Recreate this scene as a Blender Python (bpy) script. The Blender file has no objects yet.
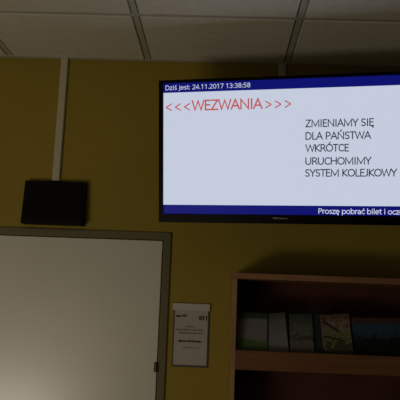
import bpy, bmesh, math, random
from mathutils import Vector, Matrix

# ------------------------------------------------------------------ camera, world, lights, exposure
S = bpy.context.scene
COL = S.collection
EYE = 1.75                      # eye height above the floor
WALL = 2.652                    # distance from the eye to the end wall
CEIL = EYE + 1.032

def cam_basis(pitch, roll, yaw):
    f = Vector((math.sin(-yaw) * math.cos(pitch), math.cos(yaw) * math.cos(pitch), math.sin(pitch)))
    r = f.cross(Vector((0, 0, 1))).normalized()
    u = r.cross(f)
    r2 = r * math.cos(roll) + u * math.sin(roll)
    u2 = u * math.cos(roll) - r * math.sin(roll)
    return r2, u2, f

cd = bpy.data.cameras.new('camera')
cd.sensor_width = 36.0
cd.lens = 642.4 / 400 * 36.0
cd.clip_start = 0.02
cam = bpy.data.objects.new('camera', cd)
COL.objects.link(cam)
r_, u_, f_ = cam_basis(0.16, 0.038, 0.033)
cam.matrix_world = Matrix(((r_.x, u_.x, -f_.x, 0), (r_.y, u_.y, -f_.y, 0), (r_.z, u_.z, -f_.z, EYE), (0, 0, 0, 1)))
S.camera = cam

W = bpy.data.worlds.new('world')
S.world = W
W.use_nodes = True
W.node_tree.nodes['Background'].inputs[0].default_value = (1.0, 0.86, 0.62, 1)
W.node_tree.nodes['Background'].inputs[1].default_value = 0.012

def area(name, loc, target, sx, sy, power, color):
    l = bpy.data.lights.new(name, 'AREA')
    l.shape = 'RECTANGLE'; l.size = sx; l.size_y = sy; l.energy = power; l.color = color
    o = bpy.data.objects.new(name, l)
    o.location = loc
    o.rotation_euler = (Vector(target) - Vector(loc)).to_track_quat('-Z', 'Y').to_euler()
    COL.objects.link(o)
    return o
# daylight of a window beside the viewer, and an unseen low lamp added for the door highlight
area('daylight', (-1.75, -0.2, 1.22), (-0.85, WALL, 1.9), 1.9, 1.1, 4.2, (1.0, 0.88, 0.64))
area('highlight_lamp', (-1.72, 0.0, 0.77), (-1.05, WALL, 1.75), 0.95, 0.42, 8.6, (1.0, 0.90, 0.72))

S.view_settings.view_transform = 'Standard'
S.view_settings.look = 'None'
S.view_settings.gamma = 1.0
S.view_settings.use_curve_mapping = False
S.view_settings.exposure = 0.0
S.cycles.use_denoising = True
S.cycles.max_bounces = 6

# ------------------------------------------------------------------ materials
def mat(name, color, rough=0.6, metal=0.0, spec=0.5, var=0.0, vscale=8.0, bump=0.0, bscale=60.0, bdist=0.002, coat=0.0, stretch=None):
    m = bpy.data.materials.new(name)
    m.use_nodes = True
    nt = m.node_tree
    b = nt.nodes['Principled BSDF']
    b.inputs['Base Color'].default_value = (*color, 1)
    b.inputs['Roughness'].default_value = rough
    b.inputs['Metallic'].default_value = metal
    b.inputs['Specular IOR Level'].default_value = spec
    b.inputs['Coat Weight'].default_value = coat
    tc = nt.nodes.new('ShaderNodeTexCoord')
    src = tc.outputs['Object']
    if stretch:
        mp = nt.nodes.new('ShaderNodeMapping')
        mp.inputs['Scale'].default_value = stretch
        nt.links.new(src, mp.inputs['Vector'])
        src = mp.outputs['Vector']
    if var:
        n = nt.nodes.new('ShaderNodeTexNoise')
        n.inputs['Scale'].default_value = vscale
        n.inputs['Detail'].default_value = 5
        nt.links.new(src, n.inputs['Vector'])
        r = nt.nodes.new('ShaderNodeValToRGB')
        r.color_ramp.elements[0].position = 0.3
        r.color_ramp.elements[1].position = 0.7
        r.color_ramp.elements[0].color = (*[c * (1 - var) for c in color], 1)
        r.color_ramp.elements[1].color = (*[min(1, c * (1 + var)) for c in color], 1)
        nt.links.new(n.outputs['Fac'], r.inputs['Fac'])
        nt.links.new(r.outputs['Color'], b.inputs['Base Color'])
    if bump:
        n = nt.nodes.new('ShaderNodeTexNoise')
        n.inputs['Scale'].default_value = bscale
        n.inputs['Detail'].default_value = 4
        nt.links.new(src, n.inputs['Vector'])
        bp = nt.nodes.new('ShaderNodeBump')
        bp.inputs['Strength'].default_value = bump
        bp.inputs['Distance'].default_value = bdist
        nt.links.new(n.outputs['Fac'], bp.inputs['Height'])
        nt.links.new(bp.outputs['Normal'], b.inputs['Normal'])
    return m

def glow(name, color, strength):
    m = mat(name, (0.006, 0.006, 0.006), 0.3, spec=0.15)
    b = m.node_tree.nodes['Principled BSDF']
    b.inputs['Emission Color'].default_value = (*color, 1)
    b.inputs['Emission Strength'].default_value = strength
    return m

M_wall = mat('yellow_paint', (0.36, 0.262, 0.034), 0.75, spec=0.3, var=0.04, vscale=3, bump=0.25, bscale=180)
M_tile = mat('ceiling_tile', (0.80, 0.755, 0.635), 0.95, spec=0.1, var=0.05, vscale=45, bump=0.5, bscale=220)
M_rail = mat('ceiling_rail', (0.55, 0.53, 0.45), 0.6, spec=0.3)
M_floor = mat('floor_vinyl', (0.20, 0.17, 0.13), 0.5, var=0.1, vscale=12)
M_leaf = mat('door_laminate', (0.80, 0.76, 0.66), 0.27, spec=1.0, var=0.015, vscale=5)
M_frame = mat('door_frame_paint', (0.165, 0.14, 0.066), 0.5, spec=0.4)
M_hinge = mat('hinge_metal', (0.08, 0.06, 0.04), 0.45, metal=0.6)
M_trunk = mat('trunking_plastic', (0.62, 0.56, 0.40), 0.5)
M_black = mat('black_plastic', (0.006, 0.006, 0.005), 0.6, spec=0.15)
M_blackgloss = mat('black_gloss', (0.005, 0.005, 0.004), 0.35, spec=0.12)
M_bezel = mat('television_bezel', (0.004, 0.004, 0.004), 0.3, spec=0.08)
M_steel = mat('bracket_steel', (0.10, 0.10, 0.10), 0.5, metal=0.8)
M_wood = mat('beech_veneer', (0.40, 0.225, 0.10), 0.5, spec=0.35, var=0.18, vscale=6, stretch=(9, 9, 0.8))
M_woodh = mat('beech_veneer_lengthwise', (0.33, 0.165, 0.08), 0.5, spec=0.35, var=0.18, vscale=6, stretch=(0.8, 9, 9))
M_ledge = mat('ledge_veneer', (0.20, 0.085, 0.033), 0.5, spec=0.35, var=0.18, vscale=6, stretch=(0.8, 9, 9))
M_woodback = mat('shade_darkened_back', (0.10, 0.035, 0.02), 0.7, spec=0.2, var=0.1)  # brown darkened so the shade inside the bookcase sits in the colour
M_sign = mat('sign_plastic', (0.62, 0.60, 0.54), 0.4)
M_signedge = mat('sign_edge', (0.08, 0.07, 0.05), 0.5)
M_paper = mat('sign_paper', (0.50, 0.48, 0.42), 0.7, var=0.02)
M_ink = mat('ink_black', (0.03, 0.025, 0.02), 0.7)
M_inkgrey = mat('ink_grey', (0.20, 0.18, 0.15), 0.7)
M_inkred = mat('ink_brown_red', (0.12, 0.045, 0.02), 0.7)
M_screen = glow('screen_white', (0.55, 0.60, 0.73), 1.0)
M_blue = glow('screen_blue', (0.0035, 0.0055, 0.150), 1.0)
M_txtw = glow('screen_text_white', (0.62, 0.66, 0.82), 1.0)
M_txtr = glow('screen_text_red', (0.50, 0.085, 0.075), 1.0)
M_txtk = glow('screen_text_dark', (0.02, 0.02, 0.035), 1.0)
M_logo = mat('logo_print', (0.30, 0.30, 0.30), 0.5)

# ------------------------------------------------------------------ mesh helpers
def box(bm, x0, x1, y0, y1, z0, z1, mi=0):
    vs = [bm.verts.new(p) for p in ((x0, y0, z0), (x1, y0, z0), (x1, y1, z0), (x0, y1, z0),
                                    (x0, y0, z1), (x1, y0, z1), (x1, y1, z1), (x0, y1, z1))]
    for q in ((3, 2, 1, 0), (4, 5, 6, 7), (0, 1, 5, 4), (1, 2, 6, 5), (2, 3, 7, 6), (3, 0, 4, 7)):
        f = bm.faces.new([vs[i] for i in q])
        f.material_index = mi
    return vs

def prism(bm, pts, y0, y1):
    """closed outline in x,z extruded along y"""
    a = [bm.verts.new((x, y0, z)) for x, z in pts]
    b = [bm.verts.new((x, y1, z)) for x, z in pts]
    n = len(pts)
    bm.faces.new(a); bm.faces.new(b[::-1])
    for i in range(n):
        bm.faces.new((a[i], b[i], b[(i + 1) % n], a[(i + 1) % n]))

def cyl(bm, c, r, z0, z1, seg=20, axis='z'):
    ra, rb = [], []
    for i in range(seg):
        t = 2 * math.pi * i / seg
        p, q = r * math.cos(t), r * math.sin(t)
        for lst, w in ((ra, z0), (rb, z1)):
            v = {'z': (c[0] + p, c[1] + q, w), 'y': (c[0] + p, w, c[1] + q), 'x': (w, c[0] + p, c[1] + q)}[axis]
            lst.append(bm.verts.new(v))
    bm.faces.new(ra); bm.faces.new(rb)
    for i in range(seg):
        bm.faces.new((ra[i], ra[(i + 1) % seg], rb[(i + 1) % seg], rb[i]))

def obj(name, bm, m, parent=None, bevel=0.0, smooth=False):
    bmesh.ops.recalc_face_normals(bm, faces=bm.faces)
    me = bpy.data.meshes.new(name)
    bm.to_mesh(me); bm.free()
    for x in (m if isinstance(m, (list, tuple)) else [m]):
        me.materials.append(x)
    o = bpy.data.objects.new(name, me)
    COL.objects.link(o)
    if parent: o.parent = parent
    if smooth:
        for p in me.polygons: p.use_smooth = True
    if bevel:
        b = o.modifiers.new('bevel', 'BEVEL')
        b.width = bevel; b.segments = 2; b.limit_method = 'ANGLE'
    return o

def thing(name, label, cat, loc=(0, 0, 0), group=None):
    o = bpy.data.objects.new(name, None)
    COL.objects.link(o)
    o.location = loc
    o['label'] = label; o['category'] = cat
    if group: o['group'] = group
    return o

def struct(name, bm, m, bevel=0.0, label=None):
    o = obj(name, bm, m, None, bevel)
    o['kind'] = 'structure'
    if label: o['label'] = label
    return o

def arc(cx, cz, rx, rz, a0, a1, n=12):
    return [(cx + rx * math.cos(math.radians(a0 + (a1 - a0) * i / n)), cz + rz * math.sin(math.radians(a0 + (a1 - a0) * i / n))) for i in range(n + 1)]

XH = 0.71                                                  # height of the small letters, capitals are 1
def glyphs():
    g = {}
    g['A'] = (.92, [[(.04, 0), (.46, 1), (.88, 0)], [(.19, .33), (.73, .33)]])
    g['C'] = (.88, [arc(.53, .5, .42, .5, 48, 312)])
    g['D'] = (1.0, [[(.14, 0), (.14, 1), (.42, 1)] + arc(.42, .5, .48, .5, 90, -90) + [(.14, 0)]])
    g['E'] = (.72, [[(.62, 1), (.14, 1), (.14, 0), (.63, 0)], [(.14, .52), (.58, .52)]])
    g['H'] = (1.0, [[(.14, 0), (.14, 1)], [(.86, 0), (.86, 1)], [(.14, .52), (.86, .52)]])
    g['I'] = (.38, [[(.19, 0), (.19, 1)]])
    g['J'] = (.51, [[(.37, 1), (.37, .25)] + arc(.12, .25, .25, .25, 0, -95, 8)])
    g['K'] = (.83, [[(.14, 0), (.14, 1)], [(.75, 1), (.16, .50), (.80, 0)]])
    g['L'] = (.67, [[(.14, 1), (.14, 0), (.63, 0)]])
    g['M'] = (1.28, [[(.14, 0), (.14, 1), (.64, .10), (1.14, 1), (1.14, 0)]])
    g['N'] = (1.07, [[(.14, 0), (.14, 1), (.93, 0), (.93, 1)]])
    g['O'] = (1.08, [arc(.54, .5, .47, .5, 0, 360, 20)])
    g['P'] = (.80, [[(.14, 0), (.14, 1), (.40, 1)] + arc(.42, .72, .28, .28, 90, -90) + [(.14, .44)]])
    g['R'] = (.85, [[(.14, 0), (.14, 1), (.40, 1)] + arc(.42, .74, .27, .26, 90, -90) + [(.14, .48)], [(.45, .48), (.80, 0)]])
    g['S'] = (.76, [arc(.39, .75, .26, .25, 40, 235, 10) + arc(.36, .25, .28, .25, 62, -140, 12)])
    g['T'] = (.75, [[(.03, 1), (.72, 1)], [(.375, 0), (.375, 1)]])
    g['U'] = (.98, [[(.13, 1), (.13, .36)] + arc(.49, .36, .36, .36, 180, 360) + [(.85, 1)]])
    g['W'] = (1.33, [[(.04, 1), (.33, 0), (.665, .96), (1.0, 0), (1.29, 1)]])
    g['Y'] = (.79, [[(.03, 1), (.395, .45), (.76, 1)], [(.395, .45), (.395, 0)]])
    g['Z'] = (.82, [[(.10, 1), (.72, 1), (.08, 0), (.74, 0)]])
    g['a'] = (.73, [arc(.34, .45, .25, .26, 140, 0, 8) + [(.59, 0)], arc(.33, .20, .25, .20, 40, 310, 12) + [(.59, .16)], [(.59, .40), (.36, .39)]])
    g['b'] = (.84, [[(.13, 0), (.13, 1.05)], arc(.45, XH / 2, .32, XH / 2, 0, 360, 16)])
    g['c'] = (.66, [arc(.41, XH / 2, .33, XH / 2, 50, 310)])
    g['e'] = (.75, [[(.08, .37), (.68, .37)] + arc(.38, XH / 2, .31, XH / 2, 5, 310)])
    g['i'] = (.35, [[(.175, 0), (.175, XH)], [(.175, .94), (.175, 1.0)]])
    g['j'] = (.35, [[(.20, XH), (.20, -.12)] + arc(.02, -.12, .18, .16, 0, -90, 6), [(.20, .94), (.20, 1.0)]])
    g['l'] = (.35, [[(.175, 0), (.175, 1.05)]])
    g['o'] = (.84, [arc(.42, XH / 2, .34, XH / 2, 0, 360, 16)])
    g['p'] = (.84, [[(.13, -.28), (.13, XH)], arc(.45, XH / 2, .32, XH / 2, 0, 360, 16)])
    g['r'] = (.50, [[(.13, 0), (.13, XH)], arc(.39, .42, .26, .29, 180, 80, 6)])
    g['s'] = (.61, [arc(.32, .53, .20, .18, 40, 235, 8) + arc(.29, .18, .22, .18, 62, -140, 10)])
    g['t'] = (.49, [[(.22, .93), (.22, .18)] + arc(.38, .18, .16, .18, 180, 285, 6), [(.03, XH), (.44, XH)]])
    g['z'] = (.65, [[(.08, XH), (.56, XH), (.07, 0), (.58, 0)]])
    g['0'] = (.77, [arc(.385, .5, .29, .5, 0, 360, 18)])
    g['1'] = (.77, [[(.18, .82), (.42, 1), (.42, 0)]])
    g['2'] = (.77, [arc(.37, .72, .26, .28, 150, -20, 10) + [(.11, 0), (.66, 0)]])
    g['3'] = (.77, [arc(.35, .76, .25, .24, 140, -90, 10) + arc(.34, .26, .29, .26, 90, -140, 10)])
    g['4'] = (.77, [[(.54, 0), (.54, 1), (.07, .26), (.70, .26)]])
    g['5'] = (.77, [[(.62, 1), (.18, 1), (.16, .58)] + arc(.34, .31, .30, .31, 110, -140, 12)])
    g['7'] = (.77, [[(.10, 1), (.66, 1), (.30, 0)]])
    g['8'] = (.77, [arc(.385, .76, .23, .24, 0, 360, 14), arc(.385, .26, .28, .26, 0, 360, 14)])
    g[':'] = (.31, [[(.155, .02), (.155, .08)], [(.155, .58), (.155, .64)]])
    g['.'] = (.31, [[(.155, .01), (.155, .08)]])
    g[' '] = (.39, [])
    def acute(ch, base, x, z): g[ch] = (g[base][0], g[base][1] + [[(x, z), (x + .15, z + .20)]])
    def ogonek(ch, base, x): g[ch] = (g[base][0], g[base][1] + [[(x, 0), (x - .12, -.12), (x - .09, -.22), (x + .04, -.23)]])
    acute('Ń', 'N', .48, 1.12); acute('Ó', 'O', .48, 1.12); acute('ś', 's', .27, .84); acute('ć', 'c', .35, .84)
    ogonek('Ę', 'E', .60); ogonek('ę', 'e', .50)
    return g
GL = glyphs()

def text_mesh(name, body, m, parent, x0, x1, zbase, cap, y, depth=0.0006, pen=0.11):
    """writing in the local xz plane facing -y: left end x0, right end x1, baseline zbase, capital height cap"""
    pos, lines = 0.0, []
    for ch in body:
        adv, st = GL[ch]
        lines += [[(pos + px, pz) for px, pz in l] for l in st]
        pos += adv
    xs = [p[0] for l in lines for p in l]
    a, b = min(xs), max(xs)
    w = cap * pen
    k = (x1 - x0 - w) / (b - a)
    bm = bmesh.new()
    for l in lines:
        pts = [Vector((x0 + w / 2 + (px - a) * k, zbase + w / 2 + pz * (cap - w))) for px, pz in l]
        n = len(pts)
        closed = (pts[0] - pts[-1]).length < 1e-7
        rows = []
        for i, p in enumerate(pts):
            d0 = (p - pts[i - 1]).normalized() if i > 0 else ((pts[0] - pts[-2]).normalized() if closed else None)
            d1 = (pts[i + 1] - p).normalized() if i < n - 1 else ((pts[1] - pts[0]).normalized() if closed else None)
            q = p.copy()
            if d0 is None: d0 = d1; q = p - d1 * w / 2
            if d1 is None: d1 = d0; q = p + d0 * w / 2
            n0, n1 = Vector((-d0.y, d0.x)), Vector((-d1.y, d1.x))
            mm = n0 + n1
            mm = mm.normalized() if mm.length > 1e-6 else n0
            s_ = w / 2 / max(0.42, mm.dot(n0))
            rows.append([bm.verts.new((q.x + mm.x * s_ * e, yy_, q.y + mm.y * s_ * e)) for e, yy_ in ((1, y - depth / 2), (-1, y - depth / 2), (-1, y + depth / 2), (1, y + depth / 2))])
        for r0, r1 in zip(rows, rows[1:]):
            for i in range(4): bm.faces.new((r0[i], r0[(i + 1) % 4], r1[(i + 1) % 4], r1[i]))
        bm.faces.new(rows[0]); bm.faces.new(rows[-1])
    return obj(name, bm, m, parent)

# ------------------------------------------------------------------ the room shell
DL, DR = -1.132, -0.232         # clear opening of the door
DT = EYE + 0.254
XL, XR, YB = -4.0, 4.0, -3.2
bm = bmesh.new()
box(bm, XL, DL - 0.02, WALL, WALL + 0.12, 0, CEIL + 0.2)
box(bm, DL - 0.02, DR + 0.02, WALL, WALL + 0.12, DT + 0.02, CEIL + 0.2)
box(bm, DR + 0.02, XR, WALL, WALL + 0.12, 0, CEIL + 0.2)
struct('wall_back', bm, M_wall)
bm = bmesh.new(); box(bm, XL, XR, YB, WALL + 0.12, -0.1, 0)
struct('floor', bm, M_floor)
bm = bmesh.new(); box(bm, XL, DL - 0.09, WALL - 0.012, WALL, 0, 0.08); box(bm, DR + 0.09, XR, WALL - 0.012, WALL, 0, 0.08)
struct('baseboard_back', bm, M_wood, 0.003)

# suspended ceiling: 60 cm tiles lying in a grid of rails
GX, GY, T = -0.335, WALL - 0.446, 0.60
GAP = 0.015
bm = bmesh.new()
ys = [WALL - 0.02 + GAP, GY] + [GY - T * k for k in range(1, 9)]
for i in range(-6, 8):
    for j in range(len(ys) - 1):
        x0, x1 = GX + T * i + GAP, GX + T * (i + 1) - GAP
        box(bm, x0, x1, ys[j + 1] + GAP * 0.8, ys[j] - GAP * 0.8, CEIL, CEIL + 0.016)
struct('ceiling', bm, M_tile, 0.003)
bm = bmesh.new()
for i in range(-6, 9):
    x = GX + T * i
    box(bm, x - 0.0105, x + 0.0105, ys[-1], WALL - 0.02, CEIL + 0.002, CEIL + 0.045)
for y in ys[1:]:
    box(bm, GX - 6 * T, GX + 8 * T, y - 0.0105, y + 0.0105, CEIL + 0.0025, CEIL + 0.044)
box(bm, GX - 6 * T, GX + 8 * T, ys[-1], WALL + 0.1, CEIL + 0.04, CEIL + 0.07)
struct('trim_1', bm, M_rail, label='recessed rails of the suspended ceiling grid')
bm = bmesh.new()
box(bm, XL, XR, WALL - 0.020, WALL, CEIL - 0.001, CEIL + 0.003)
box(bm, XL, XR, WALL - 0.004, WALL, CEIL + 0.003, CEIL + 0.03)
struct('trim_2', bm, M_rail, label='thin wall angle where the ceiling tiles meet the yellow wall')

# ------------------------------------------------------------------ door with steel frame
door = bpy.data.objects.new('door_1', None); COL.objects.link(door)
door.location = ((DL + DR) / 2, WALL, 0)
door['kind'] = 'structure'
door['label'] = 'plain white door in a drab grey frame under the black wall box'
hw = (DR - DL) / 2
bm = bmesh.new()
fw = 0.033
h = DT
pts = [(-hw, 0), (-hw - fw, 0), (-hw - fw, h + fw), (hw + fw, h + fw), (hw + fw, 0), (hw, 0), (hw, h), (-hw, h)]
prism(bm, pts, -0.010, 0.0)
box(bm, -hw - 0.018, -hw, 0, 0.10, 0, h + 0.018); box(bm, hw, hw + 0.018, 0, 0.10, 0, h + 0.018)
box(bm, -hw, hw, 0, 0.10, h, h + 0.018)
obj('door_frame', bm, M_frame, door, 0.004)
bm = bmesh.new(); box(bm, -hw + 0.003, hw - 0.003, -0.006, 0.036, 0.008, h - 0.003)
leaf = obj('door_leaf', bm, M_leaf, door, 0.003)
bm = bmesh.new()
for zc in (EYE - 0.258, 0.25):
    cyl(bm, (hw - 0.006, -0.016), 0.0065, zc - 0.017, zc + 0.017)
    box(bm, hw - 0.014, hw + 0.004, -0.014, -0.006, zc - 0.019, zc + 0.019)
obj('hinge', bm, M_hinge, door, smooth=False)
bm = bmesh.new()
cyl(bm, (-hw + 0.07, 1.05), 0.012, -0.055, -0.006, axis='y')
cyl(bm, (-0.05, 1.05), 0.010, -hw + 0.06, -hw + 0.19, axis='x')
cyl(bm, (-hw + 0.07, 1.05), 0.026, -0.012, -0.005, axis='y')
obj('door_handle', bm, M_steel, door, 0.001)

# ------------------------------------------------------------------ cable trunking strips
def trunking(name, x, z0, z1, label, w=0.0315):
    bm = bmesh.new()
    prism2 = [(x - w / 2, WALL), (x - w / 2, WALL - 0.013), (x - w / 2 + 0.003, WALL - 0.016), (x + w / 2 - 0.003, WALL - 0.016), (x + w / 2, WALL - 0.013), (x + w / 2, WALL)]
    a = [bm.verts.new((p, q, z0)) for p, q in prism2]; b = [bm.verts.new((p, q, z1)) for p, q in prism2]
    bm.faces.new(a); bm.faces.new(b[::-1])
    for i in range(6): bm.faces.new((a[i], b[i], b[(i + 1) % 6], a[(i + 1) % 6]))
    o = obj(name, bm, M_trunk)
    o['label'] = label; o['category'] = 'cable trunking'
    return o
trunking('cable_trunking', -0.698, EYE + 0.488, CEIL - 0.001, 'white cable trunking strip running from ceiling down to black box above door')
trunking('cable_trunking', 0.245, EYE + 0.70, CEIL - 0.001, 'short white cable trunking disappearing behind the top of the television')

# ------------------------------------------------------------------ black display box above the door
bxr = thing('display_box', 'plain black rectangular box on the yellow wall above the white door', 'wall box', (-0.693, WALL, EYE + 0.392))
def wedge(bm, hx_, hz_, dt, db, back=0.0):
    vs = box(bm, -hx_, hx_, -1, back, -hz_, hz_)
    for v in vs:
        if v.co.y < -0.5: v.co.y = -(db + (dt - db) * (v.co.z + 0.092) / 0.184)
bm = bmesh.new(); wedge(bm, 0.129, 0.092, 0.030, 0.050)
obj('housing', bm, M_black, bxr, 0.003)
bm = bmesh.new(); wedge(bm, 0.119, 0.082, 0.0322, 0.0522, -0.02)
obj('front_panel', bm, M_blackgloss, bxr, 0.0008)

# ------------------------------------------------------------------ television
TW = 0.886
tv = thing('television', 'wide black flat television showing blue and white notice screen, tilted out from wall', 'television', (0.208, 2.312, EYE + 0.5801))
ya, ti, ro = 0.1961, 0.178, -0.0043
rx = Vector((math.cos(ya), -math.sin(ya), 0)); nn = Vector((-math.sin(ya), -math.cos(ya), 0))
up = Vector((0, 0, 1)) * math.cos(ti) + nn * math.sin(ti)
r2 = rx * math.cos(ro) + up * math.sin(ro); u2 = up * math.cos(ro) - rx * math.sin(ro)
yy = u2.cross(r2)                                        # local +y points back to the wall
tv.rotation_euler = Matrix(((r2.x, yy.x, u2.x), (r2.y, yy.y, u2.y), (r2.z, yy.z, u2.z))).to_euler()
L = lambda f: f * TW
sx, st, sb = L(0.5), L(0.281), L(-0.281)
ox, ot, ob_ = L(0.5195), L(0.2945), L(-0.3185)
bm = bmesh.new()                                          # front bezel ring
outer = [(-ox, ob_), (ox, ob_), (ox, ot), (-ox, ot)]
inner = [(-sx, sb), (sx, sb), (sx, st), (-sx, st)]
rings = []
for y, loop in ((0.018, outer), (-0.006, outer), (-0.008, [(x * 0.998, z * 0.997) for x, z in outer]), (-0.008, inner), (0.0, inner), (0.018, inner)):
    rings.append([bm.verts.new((x, y, z)) for x, z in loop])
for a, b in zip(rings, rings[1:] + rings[:1]):
    for i in range(4):
        bm.faces.new((a[i], a[(i + 1) % 4], b[(i + 1) % 4], b[i]))
bez = obj('bezel', bm, M_bezel, tv)
bm = bmesh.new()                                          # rear shell with a raised electronics hump
def loft(loops):
    rr = [[bm.verts.new(p) for p in l] for l in loops]
    for a, b in zip(rr, rr[1:]):
        for i in range(len(a)): bm.faces.new((a[i], a[(i + 1) % len(a)], b[(i + 1) % len(a)], b[i]))
    bm.faces.new(rr[0]); bm.faces.new(rr[-1])
rect = lambda x, z0, z1, y: [(-x, y, z0), (x, y, z0), (x, y, z1), (-x, y, z1)]
loft([rect(ox * 0.997, ob_ + 0.001, ot - 0.001, 0.012), rect(ox * 0.985, ob_ + 0.006, ot - 0.006, 0.030), rect(ox * 0.80, ob_ + 0.02, ot - 0.09, 0.040),
      rect(ox * 0.74, ob_ + 0.03, ot - 0.12, 0.066), rect(ox * 0.70, ob_ + 0.045, ot - 0.14, 0.070)])
obj('rear_housing', bm, M_black, tv, 0.004)
bm = bmesh.new(); box(bm, -sx, sx, -0.001, 0.010, sb, st)
scr = obj('screen', bm, M_screen, tv)
scr['label'] = 'lit white screen with dark and red writing'
bm = bmesh.new(); box(bm, -sx, sx, -0.0016, -0.0009, L(0.2407), st)
hd = obj('header_band', bm, M_blue, scr); hd['label'] = 'blue band with white date and time'
bm = bmesh.new(); box(bm, -sx, sx, -0.0016, -0.0009, sb, L(-0.2425))
ft = obj('footer_band', bm, M_blue, scr); ft['label'] = 'blue band with white running text'
yt = -0.0021
def screen_text(name, body, m, u0, u1, v, cap, pen=0.135):
    return text_mesh(name, body, m, scr, L(u0), L(u1), L(v), L(cap), yt, pen=pen)
screen_text('date_text', 'Dziś jest: 24.11.2017 13:38:58', M_txtw, -0.4905, -0.1215, 0.2520, 0.0200, 0.10)
screen_text('headline_text', 'WEZWANIA', M_txtr, -0.3745, -0.0695, 0.1605, 0.0455)
def chevrons(xs, d):
    bm = bmesh.new()
    for x in xs:
        w, hh, t = L(0.026), L(0.0150), L(0.0034)
        x0, zc = L(x), L(0.178)
        tip, end = (x0, x0 + w) if d < 0 else (x0 + w, x0)
        prism(bm, [(tip, zc + t * .7), (end, zc + hh + t * .6), (end, zc + hh - t * .9), (tip + (t if d < 0 else -t) * 1.7, zc),
                   (end, zc - hh + t * .9), (end, zc - hh - t * .6), (tip, zc - t * .7)], yt - 0.0003, yt + 0.0003)
    return bm
obj('arrow_marks', chevrons((-0.4885, -0.4480, -0.4075), -1), M_txtr, scr)
obj('arrow_marks', chevrons((-0.0585, -0.0180, 0.0225), 1), M_txtr, scr)
for body, u1, v in (('ZMIENIAMY SIĘ', 0.3800, 0.0800), ('DLA PAŃSTWA', 0.3695, 0.0285), ('WKRÓTCE', 0.2830, -0.0215),
                    ('URUCHOMIMY', 0.3710, -0.0750), ('SYSTEM KOLEJKOWY', 0.4705, -0.1235)):
    screen_text('notice_text', body, M_txtk, 0.1080, u1, v, 0.0315)
screen_text('running_text', 'Proszę pobrać bilet i ocze', M_txtw, 0.1620, 0.4960, -0.2755, 0.0225, 0.12)
bm = bmesh.new()                                          # small unreadable maker's mark on the lower bezel
rnd = random.Random(4)
x = L(-0.024)
for w, hh in ((.007, .0055), (.007, .0055), (.006, .005), (.006, .0045), (.005, .0045), (.005, .004), (.005, .004)):
    box(bm, x, x + w, -0.0086, -0.0078, L(-0.2985), L(-0.2985) + hh); x += w + 0.002
obj('emblem', bm, M_logo, bez)

# wall bracket behind the television
br = thing('wall_bracket', 'steel swivel bracket holding the tilted television on the yellow wall', 'bracket', (0.22, WALL, EYE + 0.55))
bm = bmesh.new(); box(bm, -0.06, 0.06, -0.012, 0, -0.11, 0.11); obj('wall_plate', bm, M_steel, br, 0.002)
p_end = Vector(tv.location) + yy * 0.0715 - Vector(br.location)
bm = bmesh.new()
a = Vector((0, -0.012, 0)); d = p_end - a
q = d.to_track_quat('Z', 'Y').to_matrix().to_4x4(); q.translation = a
vs = box(bm, -0.022, 0.022, -0.016, 0.016, 0, d.length - 0.012)
for v in vs: v.co = q @ v.co
obj('swivel_arm', bm, M_steel, br, 0.003)
bm = bmesh.new()
vs = box(bm, -0.11, 0.11, -0.001, 0.010, -0.11, 0.11)
Q = Matrix(((r2.x, yy.x, u2.x), (r2.y, yy.y, u2.y), (r2.z, yy.z, u2.z)))
for v in vs: v.co = Q @ v.co + p_end
obj('screen_plate', bm, M_steel, br, 0.002)

# ------------------------------------------------------------------ door sign
sg = thing('door_sign', 'small white room sign in a clear holder between the door and the bookcase', 'sign', (-0.1035, WALL, EYE - 0.127))
bm = bmesh.new(); box(bm, -0.0735, 0.0735, -0.005, 0, -0.125, 0.112)
obj('holder', bm, M_signedge, sg, 0.002)
bm = bmesh.new(); box(bm, -0.0775, 0.0740, -0.012, 0, 0.098, 0.127)
obj('top_clip', bm, M_sign, sg, 0.003)
bm = bmesh.new(); box(bm, -0.0675, 0.0665, -0.0062, -0.0050, -0.117, 0.098)
paper = obj('paper', bm, M_paper, sg)
ink_y = -0.0067
text_mesh('room_number', '011', M_ink, paper, 0.030, 0.063, 0.0615, 0.0175, ink_y, 0.0004, pen=0.27)
def dashes(name, x0, x1, z, hh, m, seed, tilt=0.0):
    rnd = random.Random(seed)
    bm = bmesh.new(); x = x0
    while x < x1 - 0.001:
        w = min(rnd.uniform(0.006, 0.017), x1 - x)
        zz = z + (x - x0) * tilt
        box(bm, x, x + w, ink_y - 0.0002, ink_y + 0.0004, zz, zz + hh * rnd.uniform(0.85, 1.1)); x += w + 0.0022
    return obj(name, bm, m, paper)
dashes('emblem', -0.063, -0.019, 0.0700, 0.0085, M_inkred, 2, 0.10)
dashes('text_line', -0.023, 0.014, 0.0320, 0.0050, M_inkgrey, 3)
dashes('text_line', -0.063, 0.048, 0.0185, 0.0060, M_inkgrey, 4)
dashes('text_line', -0.050, 0.048, 0.0055, 0.0060, M_inkgrey, 5)
dashes('text_line', -0.050, 0.044, -0.0275, 0.0075, M_ink, 6)
dashes('text_line', -0.030, 0.034, -0.0510, 0.0045, M_inkgrey, 7)

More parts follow.
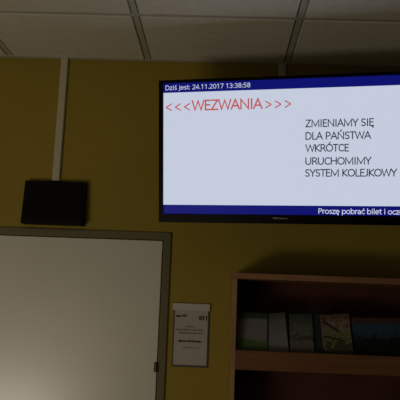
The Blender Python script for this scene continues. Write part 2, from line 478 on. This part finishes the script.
# ------------------------------------------------------------------ bookcase
BX0, BX1 = 0.053, 0.900
BF = WALL - 0.25                                           # front plane
BT = EYE + 0.119
PT = 0.022
bc = thing('bookcase', 'brown wooden bookcase with front ledges holding leaflets, below the television', 'bookcase', ((BX0 + BX1) / 2, BF, 0))
cx = (BX0 + BX1) / 2
hx = (BX1 - BX0) / 2
D = 0.248
for s in (-1, 1):
    bm = bmesh.new()
    a, b = sorted((s * hx, s * (hx - 0.018)))
    box(bm, a, b, 0, D, 0.0, BT - PT); obj('side_panel', bm, M_wood, bc, 0.0015)
bm = bmesh.new(); box(bm, -hx, hx, -0.002, D, BT - PT, BT); obj('top_panel', bm, M_woodh, bc, 0.0015)
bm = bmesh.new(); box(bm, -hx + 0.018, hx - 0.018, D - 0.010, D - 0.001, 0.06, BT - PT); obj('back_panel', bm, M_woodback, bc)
bm = bmesh.new(); box(bm, -hx + 0.018, hx - 0.018, 0.02, 0.036, 0.0, 0.06); obj('plinth', bm, M_woodh, bc)
SZ = EYE - 0.231                                           # underside of the visible shelf
for z in (SZ, SZ - 0.36, SZ - 0.72, SZ - 1.08, 0.06):
    bm = bmesh.new(); box(bm, -hx + 0.018, hx - 0.018, 0.018, D - 0.010, z, z + 0.018); obj('shelf', bm, M_woodh, bc, 0.001)
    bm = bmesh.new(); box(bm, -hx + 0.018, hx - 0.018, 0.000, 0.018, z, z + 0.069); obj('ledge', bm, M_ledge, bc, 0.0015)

# ------------------------------------------------------------------ leaflets standing behind the ledge
def ramp_mat(name, stops, axis=2, noise=0.0, nscale=30.0, height=1.0, constant=False):
    """printed cover: bands of ink along one axis of the sheet, edges roughened by noise"""
    m = bpy.data.materials.new(name); m.use_nodes = True
    nt = m.node_tree; b = nt.nodes['Principled BSDF']; b.inputs['Roughness'].default_value = 0.5
    b.inputs['Specular IOR Level'].default_value = 0.3
    tc = nt.nodes.new('ShaderNodeTexCoord')
    sp = nt.nodes.new('ShaderNodeSeparateXYZ'); nt.links.new(tc.outputs['Object'], sp.inputs[0])
    n = nt.nodes.new('ShaderNodeTexNoise'); n.inputs['Scale'].default_value = nscale; n.inputs['Detail'].default_value = 4
    nt.links.new(tc.outputs['Object'], n.inputs['Vector'])
    s1 = nt.nodes.new('ShaderNodeMath'); s1.operation = 'SUBTRACT'; s1.inputs[1].default_value = 0.5
    nt.links.new(n.outputs['Fac'], s1.inputs[0])
    s2 = nt.nodes.new('ShaderNodeMath'); s2.operation = 'MULTIPLY_ADD'; s2.inputs[1].default_value = noise
    nt.links.new(s1.outputs[0], s2.inputs[0])
    s3 = nt.nodes.new('ShaderNodeMath'); s3.operation = 'DIVIDE'; s3.inputs[1].default_value = height
    nt.links.new(sp.outputs[axis], s3.inputs[0]); nt.links.new(s3.outputs[0], s2.inputs[2])
    r = nt.nodes.new('ShaderNodeValToRGB')
    if constant: r.color_ramp.interpolation = 'CONSTANT'
    e = r.color_ramp.elements
    while len(e) < len(stops): e.new(0.5)
    for el, (p, c) in zip(e, stops): el.position = p; el.color = (*c, 1)
    nt.links.new(s2.outputs[0], r.inputs['Fac']); nt.links.new(r.outputs['Color'], b.inputs['Base Color'])
    return m

def leaflet(x0, x1, hgt, yf, lean, m, label, rot=0.0, thick=0.003, name='leaflet'):
    w = x1 - x0
    bm = bmesh.new()
    n = 6                                                  # gently bowed sheet
    f, k = [], []
    for i in range(n + 1):
        for lst, t in ((f, 0), (k, thick)):
            z = hgt * i / n
            bow = 0.006 * math.sin(math.pi * i / n)
            lst.append((bm.verts.new((-w / 2, bow + t, z)), bm.verts.new((w / 2, bow + t, z))))
    for i in range(n):
        bm.faces.new((f[i][0], f[i][1], f[i + 1][1], f[i + 1][0]))
        bm.faces.new((k[i][0], k[i + 1][0], k[i + 1][1], k[i][1]))
        bm.faces.new((f[i][0], f[i + 1][0], k[i + 1][0], k[i][0]))
        bm.faces.new((f[i][1], k[i][1], k[i + 1][1], f[i + 1][1]))
    bm.faces.new((f[0][0], k[0][0], k[0][1], f[0][1])); bm.faces.new((f[n][0], f[n][1], k[n][1], k[n][0]))
    o = obj(name, bm, m)
    lift = w / 2 * abs(math.sin(rot))
    o.location = ((x0 + x1) / 2, BF + yf, SZ + 0.0185 + lift)
    o.rotation_euler = (-lean, rot, 0)
    o['label'] = label; o['category'] = 'leaflet'; o['group'] = 'leaflets on the bookcase ledge'
    return o

H1 = 0.19
m_a = ramp_mat('cover_meadow', [(0.0, (0.060, 0.078, 0.030)), (.44, (0.072, 0.120, 0.030)), (.50, (0.180, 0.162, 0.162)), (.86, (0.156, 0.144, 0.150)), (.90, (0.024, 0.036, 0.024)), (1, (0.024, 0.030, 0.018))], noise=.12, height=H1)
m_b = ramp_mat('cover_grey', [(0.0, (0.156, 0.132, 0.144)), (.5, (0.192, 0.186, 0.192)), (.8, (0.120, 0.132, 0.114)), (1, (0.042, 0.054, 0.036))], noise=.25, height=H1)
m_c = ramp_mat('cover_town', [(0.0, (0.030, 0.030, 0.018)), (.45, (0.150, 0.120, 0.120)), (.5, (0.036, 0.036, 0.024)), (.62, (0.120, 0.132, 0.108)), (.85, (0.060, 0.072, 0.054)), (1, (0.030, 0.042, 0.030))], noise=.5, nscale=70, height=H1)
m_d = mat('cover_navy', (0.012, 0.021, 0.027), 0.5, var=0.2)
m_e = ramp_mat('cover_plants', [(0.0, (.05, .06, .025)), (.40, (.05, .06, .025)), (.50, (.20, .19, .09)), (.62, (.12, .13, .06)), (.70, (.25, .19, .14)), (.9, (.17, .09, .08)), (1, (.10, .05, .03))], noise=.9, nscale=60, height=H1)
m_f = ramp_mat('cover_dusk', [(0.0, (.005, .006, .008)), (.55, (.006, .008, .010)), (.62, (.03, .05, .08)), (.80, (.03, .07, .13)), (.87, (.03, .05, .08)), (.91, (.09, .035, .015)), (1, (.08, .035, .015))], noise=.45, nscale=75, height=H1)
leaflet(0.075, 0.188, H1, 0.024, 0.16, m_a, 'leaflet with green meadow cover at the left end of the ledge')
leaflet(0.184, 0.274, H1 * 0.985, 0.034, 0.16, m_b, 'pale grey leaflet beside the green meadow one on the ledge', -0.10)
leaflet(0.278, 0.364, H1, 0.024, 0.15, m_c, 'dark green leaflet with small pale town picture, right of grey leaflet', -0.05)
leaflet(0.362, 0.410, H1 * 1.01, 0.036, 0.15, m_d, 'narrow plain dark navy leaflet between town picture and beige leaflet', -0.08)
lf = leaflet(0.403, 0.510, H1 * 1.0, 0.024, 0.15, m_e, 'beige leaflet with green plants and dark diagonal line, right of navy leaflet', -0.10)
bm = bmesh.new()
prism(bm, [(-0.050, 0.165), (-0.044, 0.172), (0.012, 0.128), (0.008, 0.122)], 0.0015, 0.0035)
prism(bm, [(-0.048, 0.110), (-0.046, 0.116), (0.030, 0.092), (0.028, 0.086)], 0.0035, 0.0052)
obj('printed_lines', bm, M_ink, lf)
leaflet(0.507, 0.700, H1 * 0.97, 0.034, 0.15, m_f, 'wide leaflet with blue dusk sky above black trees, right of beige leaflet', -0.03)
